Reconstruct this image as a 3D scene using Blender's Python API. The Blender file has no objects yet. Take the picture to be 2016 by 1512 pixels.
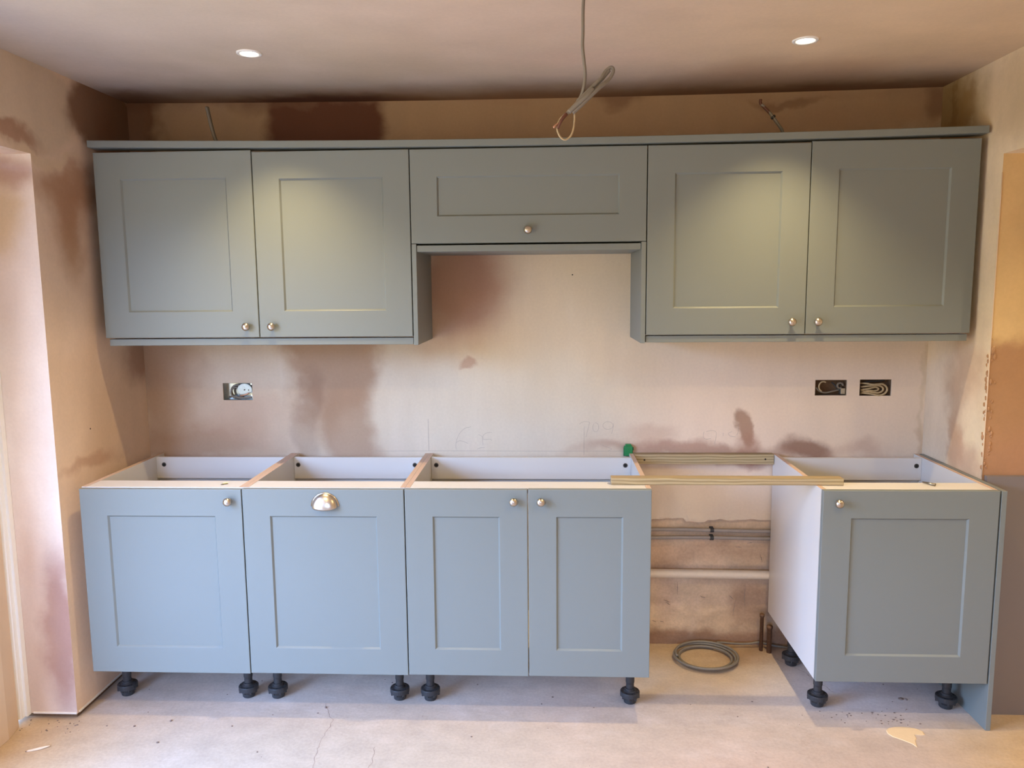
import bpy, bmesh, math, random
from mathutils import Vector, Matrix, noise as mnoise

S = bpy.context.scene
C = S.collection
PI = math.pi
random.seed(7)

# ------------------------------------------------------------------ camera
YAW, PITCH, ROLL = -0.0467, -0.1246, -0.0087
fwd = Vector((math.sin(YAW) * math.cos(PITCH), math.cos(YAW) * math.cos(PITCH), math.sin(PITCH)))
rgt = Vector((math.cos(YAW), -math.sin(YAW), 0))
upv = rgt.cross(fwd)
r2 = math.cos(ROLL) * rgt + math.sin(ROLL) * upv
u2 = -math.sin(ROLL) * rgt + math.cos(ROLL) * upv
cam_d = bpy.data.cameras.new('camera')
cam_d.sensor_width = 36
cam_d.lens = 36 * 1522.5 / 2016
cam_d.clip_start = 0.05
cam = bpy.data.objects.new('camera', cam_d)
m = Matrix((r2, u2, -fwd)).transposed().to_4x4()
m.translation = (1.7242, -3.3358, 1.6137)
cam.matrix_world = m
C.objects.link(cam)
S.camera = cam

S.view_settings.view_transform = 'Standard'
S.view_settings.look = 'None'
S.view_settings.gamma = 1
S.view_settings.use_curve_mapping = False
S.view_settings.exposure = 0.10
S.cycles.max_bounces = 10
S.cycles.diffuse_bounces = 6
S.cycles.caustics_reflective = False
S.cycles.caustics_refractive = False
S.cycles.use_denoising = True

# ------------------------------------------------------------------ sky
SKY_STRENGTH = 26.5
GROUND = (0.22, 0.19, 0.12, 1)   # sunlit paving outside
w = bpy.data.worlds.new('sky')
S.world = w
w.use_nodes = True
nt = w.node_tree
nt.nodes.clear()
geo = nt.nodes.new('ShaderNodeTexCoord')
sep = nt.nodes.new('ShaderNodeSeparateXYZ')
ramp = nt.nodes.new('ShaderNodeValToRGB')
mr = nt.nodes.new('ShaderNodeMapRange')
bg = nt.nodes.new('ShaderNodeBackground')
out = nt.nodes.new('ShaderNodeOutputWorld')
nt.links.new(geo.outputs['Generated'], sep.inputs[0])
nt.links.new(sep.outputs[2], mr.inputs[0])
mr.inputs[1].default_value = -1
mr.inputs[2].default_value = 1
nt.links.new(mr.outputs[0], ramp.inputs[0])
e = ramp.color_ramp.elements
e[0].position = 0.0
e[0].color = GROUND
e[1].position = 1.0
e[1].color = (0.16, 0.34, 0.85, 1)
for pos, col in ((0.46, GROUND), (0.50, (0.09, 0.085, 0.04, 1)), (0.545, (0.08, 0.09, 0.04, 1)), (0.57, (0.40, 0.60, 1.0, 1))):
    k = ramp.color_ramp.elements.new(pos)
    k.color = col
nt.links.new(ramp.outputs[0], bg.inputs[0])
bg.inputs[1].default_value = SKY_STRENGTH
nt.links.new(bg.outputs[0], out.inputs[0])


def portal(name, loc, rot, sx, sy):
    d = bpy.data.lights.new(name, 'AREA')
    d.shape = 'RECTANGLE'
    d.size, d.size_y = sx, sy
    d.cycles.is_portal = True
    o = bpy.data.objects.new(name, d)
    o.location = loc
    o.rotation_euler = rot
    C.objects.link(o)


# daylight enters by the patio doorway in the left wall and by an unseen window added behind the camera for fill
portal('patio_daylight', (-0.34, -1.83, 1.04), (0, -PI / 2, 0), 2.05, 2.2)
portal('fill_window_daylight', (1.1, -5.32, 1.5), (PI / 2, 0, 0), 1.2, 1.0)

SPOT_POWER = 66.0
REAR_FILL_POWER = 60.0
SPOT_COL = (1.0, 0.74, 0.38)
ALCOVE_FILL_POWER = 22.0


# ------------------------------------------------------------------ materials
def lin(r, g, b):
    f = lambda c: (c / 255 / 12.92) if c / 255 <= 0.04045 else ((c / 255 + 0.055) / 1.055) ** 2.4
    return (f(r), f(g), f(b), 1)


class NT:
    def __init__(self, name):
        self.m = bpy.data.materials.new(name)
        self.m.use_nodes = True
        self.t = self.m.node_tree
        self.b = self.t.nodes['Principled BSDF']

    def n(self, typ, **kw):
        x = self.t.nodes.new(typ)
        for k, v in kw.items():
            setattr(x, k, v)
        return x

    def l(self, a, b):
        self.t.links.new(a, b)

    def pos(self):
        return self.n('ShaderNodeNewGeometry').outputs['Position']

    def noise(self, vec, scale, detail=3, rough=0.55, out='Fac'):
        x = self.n('ShaderNodeTexNoise')
        x.inputs['Scale'].default_value = scale
        x.inputs['Detail'].default_value = detail
        x.inputs['Roughness'].default_value = rough
        self.l(vec, x.inputs['Vector'])
        return x.outputs[out]

    def vm(self, op, a, b=None, out=0):
        x = self.n('ShaderNodeVectorMath', operation=op)
        for i, v in enumerate((a, b)):
            if v is None:
                continue
            if isinstance(v, (tuple, list)):
                x.inputs[i].default_value = v
            elif isinstance(v, (int, float)):
                x.inputs[3].default_value = v
            else:
                self.l(v, x.inputs[i])
        return x.outputs[out]

    def ma(self, op, a, b=None):
        x = self.n('ShaderNodeMath', operation=op)
        for i, v in enumerate((a, b)):
            if v is None:
                continue
            if isinstance(v, (int, float)):
                x.inputs[i].default_value = v
            else:
                self.l(v, x.inputs[i])
        return x.outputs[0]

    def maprange(self, v, a, b, c, d, smooth=True):
        x = self.n('ShaderNodeMapRange')
        if smooth:
            x.interpolation_type = 'SMOOTHSTEP'
        self.l(v, x.inputs[0])
        for i, q in enumerate((a, b, c, d)):
            x.inputs[i + 1].default_value = q
        return x.outputs[0]

    def mix(self, fac, a, b, mode='MIX'):
        x = self.n('ShaderNodeMix', data_type='RGBA', blend_type=mode)
        if isinstance(fac, (int, float)):
            x.inputs[0].default_value = fac
        else:
            self.l(fac, x.inputs[0])
        for i, v in ((6, a), (7, b)):
            if isinstance(v, (tuple, list)):
                x.inputs[i].default_value = v
            else:
                self.l(v, x.inputs[i])
        return x.outputs[2]

    def bump(self, h, strength, dist=0.01):
        x = self.n('ShaderNodeBump')
        x.inputs['Strength'].default_value = strength
        x.inputs['Distance'].default_value = dist
        self.l(h, x.inputs['Height'])
        self.l(x.outputs[0], self.b.inputs['Normal'])


def simple(name, col, rough=0.5, metal=0.0, var=0.06, vscale=30, bump=0.0, spec=0.5):
    n = NT(name)
    p = n.pos()
    f = n.noise(p, vscale)
    c = n.mix(f, tuple(max(0, x * (1 - var)) for x in col[:3]) + (1,), tuple(min(1, x * (1 + var)) for x in col[:3]) + (1,))
    n.l(c, n.b.inputs['Base Color'])
    n.b.inputs['Roughness'].default_value = rough
    n.b.inputs['Metallic'].default_value = metal
    n.b.inputs['Specular IOR Level'].default_value = spec
    if bump:
        n.bump(n.noise(p, vscale * 4), bump, 0.001)
    return n.m


def plaster(name, base, base2, blobs, warp=0.09, warp_fine=0.022, trowel=(7, 7, 7), trowel_s=0.25, rough=0.75, fine=0.05, bump=0.08, seed=0.0, light=None):
    """gypsum plaster drying in patches, with some blobs of painted light or shade: each blob is (centre, radii, softness, colour, strength)"""
    n = NT(name)
    p0 = n.pos()
    p = n.vm('ADD', p0, (seed, seed * 1.7, seed * .6))
    a = n.vm('SCALE', n.vm('SUBTRACT', n.noise(p, 2.6, 3, out='Color'), (.5, .5, .5)), warp * 3)
    b = n.vm('SCALE', n.vm('SUBTRACT', n.noise(p, 13, 4, out='Color'), (.5, .5, .5)), warp_fine * 3)
    q = n.vm('ADD', p0, n.vm('ADD', a, b))
    f = n.maprange(n.noise(p, 1.7, 5, 0.6), .36, .64, 0, 1)
    col = n.mix(f, base, base2)
    if light:
        f = n.maprange(n.noise(n.vm('MULTIPLY', p, light[1]), light[2], 4, .6), .5, .72, 0, light[3])
        col = n.mix(f, col, light[0])
    for (c, r, soft, bc, st) in blobs:
        d = n.vm('MULTIPLY', n.vm('SUBTRACT', q, tuple(c)), tuple(1 / x for x in r))
        ln = n.vm('LENGTH', d, out=1)
        msk = n.maprange(ln, 1 + soft, max(0.0, 1 - soft), 0, st)
        col = n.mix(msk, col, bc)
    t = n.noise(n.vm('MULTIPLY', p, trowel), 1.0, 3, 0.5)
    t = n.maprange(t, .3, .7, 1 - trowel_s * .5, 1 + trowel_s * .35, False)
    col = n.mix(1.0, col, t, 'MULTIPLY')
    g = n.maprange(n.noise(p, 90, 3), .3, .7, 1 - fine * .5, 1 + fine * .5, False)
    col = n.mix(1.0, col, g, 'MULTIPLY')
    n.l(col, n.b.inputs['Base Color'])
    n.b.inputs['Roughness'].default_value = rough
    n.b.inputs['Specular IOR Level'].default_value = 0.25
    h = n.ma('ADD', n.noise(n.vm('MULTIPLY', p, trowel), 2.0, 4), n.ma('MULTIPLY', n.noise(p, 40, 2), .1))
    n.bump(h, bump, 0.004)
    return n.m


BIG = 50.0
DARK = lin(112, 74, 58)
MID = lin(172, 142, 118)
SOFTB = lin(192, 162, 142)
PALE = lin(222, 216, 202)
W = lambda x, z, rx, rz, soft, col, st: ((x, 0, z), (rx, BIG, rz), soft, col, st)

M = {}
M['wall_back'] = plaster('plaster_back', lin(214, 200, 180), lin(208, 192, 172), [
    W(1.6, 2.38, 2.6, .24, .35, lin(172, 140, 110), .85),  # shade above the wall units, painted into the plaster along with damp
    W(2.75, 1.15, .75, .40, .5, lin(232, 214, 196), .9),  # paler towards the right, colour standing in for missing fill light
    W(1.55, 1.10, .55, .22, .5, PALE, .75),
    W(1.85, 1.5, .5, .35, .6, lin(218, 200, 168), .5),
    W(.03, 1.28, .17, .34, .45, MID, .75),
    W(.10, .93, .45, .10, .5, MID, .8),
    W(.40, 1.05, .2, .1, .6, SOFTB, .5),
    W(1.32, 1.62, .2, .24, .6, lin(172, 132, 110), .85),
    W(.77, 1.48, .23, .50, .18, MID, .9),
    W(.86, 1.0, .12, .25, .35, MID, .75),
    W(.66, 1.02, .06, .20, .4, DARK, .3),
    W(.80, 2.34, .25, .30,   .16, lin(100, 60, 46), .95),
    W(-.05, 2.3, .11, .3, .3, lin(122, 88, 66), .9),  # shade in the upper left corner, put into the colour
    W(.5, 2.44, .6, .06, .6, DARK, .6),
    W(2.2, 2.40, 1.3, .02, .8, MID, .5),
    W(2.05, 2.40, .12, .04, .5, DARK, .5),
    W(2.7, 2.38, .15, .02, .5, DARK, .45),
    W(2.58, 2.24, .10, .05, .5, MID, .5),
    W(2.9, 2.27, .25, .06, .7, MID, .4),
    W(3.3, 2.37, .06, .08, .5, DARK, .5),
    W(1.385, 1.27, .045, .022, .4, lin(182, 148, 128), .7),
    W(2.577, .985, .03, .06, .35, lin(150, 112, 88), .75),
    W(2.58, .92, .06, .06, .5, lin(170, 130, 110), .6),
    W(2.84, .905, .09, .055, .45, lin(140, 104, 86), .85),
    W(2.35, .885, .42, .035, .6, lin(165, 125, 108), .7),
    W(2.15, .96, .10, .05, .6, SOFTB, .4),
    W(3.05, .90, .1, .04, .6, SOFTB, .5),
    W(3.305, .92, .02, .10, .6, lin(180, 152, 120), .5),
    W(3.31, 1.25, .012, .3, .8, lin(196, 180, 150), .4),
    W(.0, 0.3, 9, .30, .05, lin(176, 146, 122), .6),
], trowel=(7, 7, 2.0), trowel_s=.08, light=(lin(226, 214, 202), (5, 5, 1.0), 1.2, .35))

M['render'] = plaster('old_render', lin(212, 190, 164), lin(198, 174, 148), [
    W(2.35, .44, .5, .05, .6, lin(190, 160, 134), .6),
    W(2.25, .23, .05, .10, .4, lin(196, 172, 152), .7),
    W(2.62, .19, .1, .12, .5, lin(140, 108, 88), .6),
    W(2.3, .02, .9, .05, .5, lin(140, 104, 82), .8),
    W(2.50, .50, .2, .02, .6, lin(206, 178, 150), .6),
    W(2.36, .15, .03, .09, .5, lin(206, 184, 162), .6),
    W(2.2, .42, .12, .05, .6, lin(196, 166, 138), .5),
], trowel=(9, 9, 14), trowel_s=.30, rough=.9, fine=.16, bump=.6, warp=.05, warp_fine=.02)

M['ceiling'] = plaster('plaster_ceiling', lin(196, 180, 162), lin(188, 172, 150), [
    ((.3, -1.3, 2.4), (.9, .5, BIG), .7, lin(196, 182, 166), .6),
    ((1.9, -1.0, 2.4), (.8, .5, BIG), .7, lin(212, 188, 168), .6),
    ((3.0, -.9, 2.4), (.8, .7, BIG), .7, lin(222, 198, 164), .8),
    ((1.6, 0.02, 2.4), (3.4, .20, BIG), .85, lin(146, 108, 86), .85),  # band along the back: damp staining plus shade painted in
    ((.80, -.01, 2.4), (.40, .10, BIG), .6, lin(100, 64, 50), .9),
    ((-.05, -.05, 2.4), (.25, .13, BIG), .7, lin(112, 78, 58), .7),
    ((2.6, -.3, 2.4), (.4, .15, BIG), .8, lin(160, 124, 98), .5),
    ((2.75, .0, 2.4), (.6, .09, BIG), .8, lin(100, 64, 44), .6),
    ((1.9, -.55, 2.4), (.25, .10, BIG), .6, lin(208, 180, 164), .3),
], trowel=(3.5, 5, 3), trowel_s=.14, bump=.12, seed=3.1)

LX = -.0625
L = lambda y, z, ry, rz, soft, col, st: ((LX, y, z), (BIG, ry, rz), soft, col, st)
M['wall_left'] = plaster('plaster_left', lin(226, 202, 180), lin(220, 196, 172), [
    L(-.62, 2.27, .28, .14, .2, lin(206, 186, 162), .9),
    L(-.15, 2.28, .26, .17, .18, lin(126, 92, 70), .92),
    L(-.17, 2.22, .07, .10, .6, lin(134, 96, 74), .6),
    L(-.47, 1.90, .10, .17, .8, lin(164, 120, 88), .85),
    L(-.40, 2.02, .22, .06, .6, lin(168, 126, 96), .75),
    L(-.45, 1.74, .05, .14, .9, lin(176, 138, 104), .55),
    L(-.80, 2.15, .22, .035, .4, lin(150, 104, 76), .7),
    L(-.60, 2.105, .20, .02, .5, lin(214, 190, 160), .8),
    L(-.05, 1.32, .10, .09, .5, lin(150, 114, 96), .7),
    L(-.30, 1.1, .2, .3, .7, lin(190, 158, 128), .5),
    L(-.45, .95, .2, .03, .5, lin(176, 138, 112), .6),
], trowel=(4, 6, 3), trowel_s=.12, bump=.15, seed=5.3)
RV = lambda x, z, rx, rz, soft, col, st: ((x, -.66, z), (rx, BIG, rz), soft, col, st)
M['reveal_left'] = plaster('plaster_reveal_left', lin(236, 226, 216), lin(228, 214, 202), [
    RV(-.10, .34, .07, .32, .5, lin(160, 122, 110), .9),
    RV(-.22, .36, .09, .45, .6, lin(190, 156, 132), .6),
    RV(-.16, 2.02, .12, .05, .6, lin(176, 140, 120), .8),
    RV(-.2, 1.86, .08, .12, .6, lin(204, 172, 110), .6),
], trowel=(6, 6, 1.5), trowel_s=.2, seed=8.1, warp=.05)

RX = 3.328
R_ = lambda y, z, ry, rz, soft, col, st: ((RX, y, z), (BIG, ry, rz), soft, col, st)
M['wall_right'] = plaster('plaster_right', lin(228, 210, 178), lin(232, 214, 188), [
    R_(-.12, 1.15, .2, .35, .6, lin(222, 204, 186), .7),
    R_(-.30, 1.30, .12, .15, .8, lin(196, 164, 134), .75),
    R_(-.27, 1.15, .06, .14, .8, lin(192, 162, 136), .7),
    R_(-.27, .98, .05, .12, .6, lin(186, 148, 120), .7),
    R_(-.36, .93, .10, .07, .8, lin(198, 164, 140), .7),
    R_(-.02, 2.28, .26, .22, .6, lin(150, 122, 80), .9),  # darker tone high up near the back corner
    R_(-.05, 2.33, .03, .09, .5, lin(130, 98, 60), .6),
    R_(-.16, 2.30, .10, .06, .7, lin(150, 118, 76), .6),
    R_(-.10, 2.22, .12, .05, .6, lin(160, 124, 72), .6),
    R_(-.50, 2.25, .2, .15, .7, lin(184, 162, 132), .6),
], trowel=(4, 5, 2.2), trowel_s=.30, bump=.3, seed=2.2, warp=.09, warp_fine=.05, light=(lin(232, 214, 190), (6, 6, 3), 1.5, .4))
RR = lambda x, z, rx, rz, soft, col, st: ((x, -.46, z), (rx, BIG, rz), soft, col, st)
M['reveal_right'] = plaster('plaster_reveal_right', lin(216, 186, 134), lin(208, 178, 128), [
    RR(3.70, .30, 1.6, 1.125, .03, lin(166, 126, 92), .92),
    RR(3.60, .95, .4, .12, .7, lin(176, 132, 104), .5),
], trowel=(7, 7, 5), trowel_s=.15, seed=1.4, warp=.03, warp_fine=.03)

FL = lambda x, y, rx, ry, soft, col, st: ((x, y, 0), (rx, ry, BIG), soft, col, st)
M['floor'] = plaster('concrete_floor', lin(186, 170, 158), lin(178, 164, 152), [
    FL(.9, -1.0, 1.0, .4, .7, lin(176, 166, 150), .7),
    FL(2.6, -1.1, .8, .3, .7, lin(188, 166, 154), .6),
    FL(-.2, -1.0, .4, .4, .7, lin(190, 162, 126), .8),
    FL(2.4, -.1, .35, .25, .5, lin(186, 160, 124), .8),
    FL(2.7, -.05, .2, .12, .5, lin(150, 118, 88), .7),
    FL(3.8, -.9, .6, .5, .5, lin(200, 166, 112), .8),  # warm pool of sunlight painted on the alcove floor
    FL(1.0, -.25, 1.2, .2, .6, lin(214, 206, 198), .8),  # paler under the units, lifting their shade by colour
    FL(3.0, -.3, .4, .3, .6, lin(212, 206, 204), .8),  # same painted lift of the shade under the rightmost unit
], warp=.08, trowel=(11, 14, 10), trowel_s=.16, rough=.85, fine=.14, bump=.3, seed=6.0, light=(lin(200, 190, 184), (2, 3, 1), 2.0, .5))

# the same painted finish on every door, filler and panel
M['paint'] = simple('grey_green_foil', lin(119, 126, 124), .42, var=.015, vscale=4, spec=.4)
M['white'] = simple('white_melamine', lin(214, 211, 207), .35, var=.01, vscale=5)
M['edge'] = simple('raw_board_edge', lin(196, 170, 152), .8, var=.15, vscale=120)
M['knob'] = simple('satin_nickel', lin(196, 186, 172), .28, 1.0, var=.05)
M['black'] = simple('black_plastic', lin(46, 47, 50), .45, var=.1, vscale=60)
M['darkhole'] = simple('dark_hole', lin(22, 20, 18), .8)
M['cam'] = simple('dull_zinc', lin(90, 84, 76), .5, .6)
M['grey_cable'] = simple('grey_pvc', lin(122, 116, 106), .5, var=.1, vscale=80)
M['cream_cable'] = simple('dusty_cable', lin(178, 158, 124), .6, var=.25, vscale=120)
M['brown'] = simple('brown_core', lin(92, 52, 36), .5)
M['copper'] = simple('copper', lin(206, 160, 134), .4, .6)
M['old_copper'] = simple('tarnished_copper', lin(120, 92, 72), .6, .5, var=.5, vscale=140)
M['green'] = simple('green_plastic', lin(30, 128, 74), .4)
M['board'] = simple('dark_board', lin(122, 114, 112), .5, var=.03, vscale=6)
M['upvc'] = simple('white_upvc', lin(232, 232, 230), .3, var=.01)
M['lining'] = simple('cream_board', lin(214, 192, 166), .7, var=.05, vscale=8)
M['galv'] = simple('galvanised_steel', lin(176, 180, 178), .3, .9, var=.3, vscale=90)
M['foil'] = simple('pale_disc', lin(214, 226, 220), .35, .2, var=.25, vscale=220)
M['masonry'] = simple('cut_masonry', lin(112, 88, 66), .95, var=.35, vscale=120, bump=.5)
M['pipe_grey'] = simple('grey_pipe', lin(146, 138, 132), .45, var=.12, vscale=30)
M['waste'] = simple('white_waste_pipe', lin(226, 212, 190), .4, var=.08, vscale=60)
M['splat'] = simple('dried_plaster', lin(222, 198, 160), .8, var=.06, vscale=40)
M['chip'] = simple('rubble', lin(120, 104, 96), .9, var=.5, vscale=60)
M['crack'] = simple('crack_fill', lin(142, 128, 118), .9)
M['pencil'] = simple('pencil_lead', lin(158, 150, 142), .8)
M['steel'] = simple('steel', lin(150, 140, 120), .35, .9)
M['trimwhite'] = simple('white_bead', lin(226, 222, 216), .6)
M['stamp'] = simple('stamp_ink', lin(206, 196, 194), .6)

n = NT('treated_timber')
p = n.pos()
v = n.vm('MULTIPLY', p, (2.2, 40, 40))
a = n.noise(v, 1.0, 3, .5)
wv = n.n('ShaderNodeTexWave', wave_type='BANDS', bands_direction='Z')
wv.inputs['Scale'].default_value = 26
wv.inputs['Distortion'].default_value = 3.5
wv.inputs['Detail'].default_value = 2
n.l(n.vm('MULTIPLY', p, (.22, 1, 1)), wv.inputs['Vector'])
c = n.mix(wv.outputs['Fac'], lin(142, 126, 92), lin(178, 162, 126))
c = n.mix(n.maprange(a, .4, .75, 0, .5), c, lin(168, 146, 118))
n.l(c, n.b.inputs['Base Color'])
n.b.inputs['Roughness'].default_value = .75
n.bump(wv.outputs['Fac'], .3, .001)
M['timber'] = n.m


def emis(name, col, st):
    n = NT(name)
    n.b.inputs['Emission Color'].default_value = col
    n.b.inputs['Emission Strength'].default_value = st
    n.b.inputs['Base Color'].default_value = (.9, .9, .9, 1)
    return n.m


M['lamp'] = emis('lit_lamp', (1.0, .80, .52, 1), 14.0)


# ------------------------------------------------------------------ helpers
def obj(name, bm, mat, parent=None, smooth=False, mats=None, loc=(0, 0, 0)):
    me = bpy.data.meshes.new(name)
    bmesh.ops.recalc_face_normals(bm, faces=bm.faces)
    bm.to_mesh(me)
    bm.free()
    for q in (mats or [mat]):
        me.materials.append(q)
    if smooth:
        for f in me.polygons:
            f.use_smooth = True
    o = bpy.data.objects.new(name, me)
    o.location = loc
    C.objects.link(o)
    if parent:
        o.parent = parent
    return o


def tag(o, label, cat, group=None, kind=None):
    o['label'] = label
    o['category'] = cat
    if group:
        o['group'] = group
    if kind:
        o['kind'] = kind
    return o


def thing(name, label, cat, loc, group=None):
    o = bpy.data.objects.new(name, None)
    o.empty_display_size = .05
    o.location = loc
    C.objects.link(o)
    return tag(o, label, cat, group)


def under(o, parent):
    """parent o to an empty while keeping its world place"""
    o.parent = parent
    o.location = Vector(o.location) - Vector(parent.location)
    return o


def struct(o):
    o['kind'] = 'structure'
    return o


def box(bm, x0, x1, y0, y1, z0, z1, bev=0.0, mi=0):
    g = bmesh.ops.create_cube(bm, size=1)
    vs = g['verts']
    for v in vs:
        v.co = Vector((x0 + (v.co.x + .5) * (x1 - x0), y0 + (v.co.y + .5) * (y1 - y0), z0 + (v.co.z + .5) * (z1 - z0)))
    fs = list({f for v in vs for f in v.link_faces})
    if bev:
        es = list({e for v in vs for e in v.link_edges})
        r = bmesh.ops.bevel(bm, geom=es, offset=bev, segments=2, profile=.5, affect='EDGES')
        fs = list(set(fs) & set(bm.faces)) + list(r['faces'])
    for f in fs:
        if f.is_valid:
            f.material_index = mi
    return fs


def bx(name, x0, x1, y0, y1, z0, z1, mat, parent=None, bev=0.0015, **k):
    bm = bmesh.new()
    box(bm, x0, x1, y0, y1, z0, z1, bev)
    o = obj(name, bm, mat, None, **k)
    if parent:
        under(o, parent)
    return o


def loft(bm, rings, close=True, mi=0):
    """rings: lists of coordinates of equal length, bridged one to the next"""
    vr = [[bm.verts.new(c) for c in r] for r in rings]
    for a, b in zip(vr, vr[1:]):
        nn = len(a)
        for i in range(nn if close else nn - 1):
            j = (i + 1) % nn
            bm.faces.new((a[i], a[j], b[j], b[i])).material_index = mi
    return vr


def lathe(bm, prof, cen, axis='z', seg=24, cap=True, mi=0):
    """prof: (radius, height) pairs"""
    rings = []
    for r, h in prof:
        ring = []
        for i in range(seg):
            t = 2 * PI * i / seg
            if axis == 'z':
                q = (cen[0] + r * math.cos(t), cen[1] + r * math.sin(t), cen[2] + h)
            elif axis == 'y':
                q = (cen[0] + r * math.cos(t), cen[1] + h, cen[2] + r * math.sin(t))
            else:
                q = (cen[0] + h, cen[1] + r * math.cos(t), cen[2] + r * math.sin(t))
            ring.append(q)
        rings.append(ring)
    vr = loft(bm, rings, True, mi)
    if cap:
        bm.faces.new(vr[0]).material_index = mi
        bm.faces.new(vr[-1]).material_index = mi


def smooth_path(pts, sub=6):
    P = [Vector(p) for p in pts]
    if len(P) < 3:
        return P
    P = [2 * P[0] - P[1]] + P + [2 * P[-1] - P[-2]]
    o = []
    for i in range(1, len(P) - 2):
        a, b, c, d = P[i - 1:i + 3]
        for k in range(sub):
            t = k / sub
            o.append(.5 * ((2 * b) + (c - a) * t + (2 * a - 5 * b + 4 * c - d) * t * t + (3 * b - a - 3 * c + d) * t ** 3))
    o.append(P[-2])
    return o


def tube(bm, pts, r, seg=8, sub=6, flat=1.0, mi=0):
    P = smooth_path(pts, sub)
    up = Vector((0, 1, 0.13)).normalized()
    rings = []
    prev = None
    for i, p in enumerate(P):
        t = (P[min(i + 1, len(P) - 1)] - P[max(i - 1, 0)]).normalized()
        if prev is None:
            a = t.cross(up)
            if a.length < 1e-3:
                a = t.cross(Vector((1, 0, 0)))
            a.normalize()
        else:
            a = (prev - t * prev.dot(t)).normalized()
        prev = a
        b = t.cross(a)
        rr = r(i / (len(P) - 1)) if callable(r) else r
        rings.append([p + a * rr * math.cos(2 * PI * k / seg) + b * rr * flat * math.sin(2 * PI * k / seg) for k in range(seg)])
    vr = loft(bm, rings, True, mi)
    bm.faces.new(vr[0]).material_index = mi
    bm.faces.new(vr[-1]).material_index = mi


def tub(name, pts, r, mat, parent=None, **k):
    bm = bmesh.new()
    tube(bm, pts, r, **k)
    o = obj(name, bm, mat, None, smooth=True)
    if parent:
        under(o, parent)
    return o


# ------------------------------------------------------------------ the room
H = 2.404
XL, XR = -.0625, 3.328
YB = 0.035          # old render behind the skim
REAR = -5.2


def sag(x):
    t = min(1, max(0, (x - XL) / (XR - XL)))
    return -0.014 * 4 * t * (1 - t)


# floor, one slab with a slightly uneven top
bm = bmesh.new()
nx, ny = 60, 60
x0, x1, y0, y1 = -1.6, 4.9, REAR - .15, .25
vs = [[bm.verts.new((x0 + (x1 - x0) * i / nx, y0 + (y1 - y0) * j / ny, 0)) for j in range(ny + 1)] for i in range(nx + 1)]
for i in range(nx):
    for j in range(ny):
        bm.faces.new((vs[i][j], vs[i + 1][j], vs[i + 1][j + 1], vs[i][j + 1]))
base = [bm.verts.new(c) for c in ((x0, y0, -.12), (x1, y0, -.12), (x1, y1, -.12), (x0, y1, -.12))]
bm.faces.new(base)
floor = struct(obj('floor', bm, M['floor']))

# ceiling with the slight sag of the old joists
bm = bmesh.new()
nx = 40
x0, x1, y0, y1 = XL - .05, XR + .05, REAR - .1, .2
lo = []
for j, y in enumerate((y0, -2.5, -1.2, -.6, -.3, y1)):
    lo.append([bm.verts.new((x0 + (x1 - x0) * i / nx, y, H + sag(x0 + (x1 - x0) * i / nx))) for i in range(nx + 1)])
for a, b in zip(lo, lo[1:]):
    for i in range(nx):
        bm.faces.new((a[i], a[i + 1], b[i + 1], b[i]))
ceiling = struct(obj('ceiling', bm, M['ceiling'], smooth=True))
bm = bmesh.new()
box(bm, XL - .3, XR + 1.4, REAR - .2, .3, H + .06, H + .16)
o = obj('ceiling_boards', bm, M['lining'])
o.parent = ceiling

# back wall: skim coat with three holes cut for the sockets, broken off along its foot
SOCK = [(.286, .418, 1.127, 1.203), (2.866, 3.000, 1.142, 1.209), (3.053, 3.186, 1.140, 1.210)]
xs = sorted({XL - .02, XR + .02, *[a for s in SOCK for a in s[:2]]})
zs = sorted({.62, H + .05, *[a for s in SOCK for a in s[2:]]})
bm = bmesh.new()
cache = {}


def V(x, y, z):
    k = (round(x, 5), round(y, 5), round(z, 5))
    if k not in cache:
        cache[k] = bm.verts.new((x, y, z))
    return cache[k]


def hole(xa, xb, za, zb):
    cx_, cz_ = (xa + xb) / 2, (za + zb) / 2
    return any(s[0] < cx_ < s[1] and s[2] < cz_ < s[3] for s in SOCK)


for a, b in zip(xs, xs[1:]):
    for c, d in zip(zs, zs[1:]):
        if not hole(a, b, c, d):
            bm.faces.new((V(a, 0, c), V(b, 0, c), V(b, 0, d), V(a, 0, d)))
for (a, b, c, d) in SOCK:   # sides of the cut-outs
    for (p, q) in (((a, c), (b, c)), ((b, c), (b, d)), ((b, d), (a, d)), ((a, d), (a, c))):
        bm.faces.new((bm.verts.new((p[0], 0, p[1])), bm.verts.new((q[0], 0, q[1])), bm.verts.new((q[0], .05, q[1])), bm.verts.new((p[0], .05, p[1]))))
N = 260
top, jag, back = [], [], []
for i in range(N + 1):
    x = XL - .02 + (XR - XL + .04) * i / N
    z = .592 + .010 * mnoise.noise((x * 5, 0, 0)) + .009 * mnoise.noise((x * 22, 3, 0)) + .005 * mnoise.noise((x * 80, 7, 0))
    if 2.33 < x < 2.42:
        z -= .012
    top.append(bm.verts.new((x, 0, .62)))
    jag.append(bm.verts.new((x, .001 + .003 * mnoise.noise((x * 30, 1, 1)), z)))
    back.append(bm.verts.new((x, YB, z + .006)))
for i in range(N):
    bm.faces.new((top[i], top[i + 1], jag[i + 1], jag[i]))
    bm.faces.new((jag[i], jag[i + 1], back[i + 1], back[i]))
wall_back = struct(obj('wall_back', bm, M['wall_back']))
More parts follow.
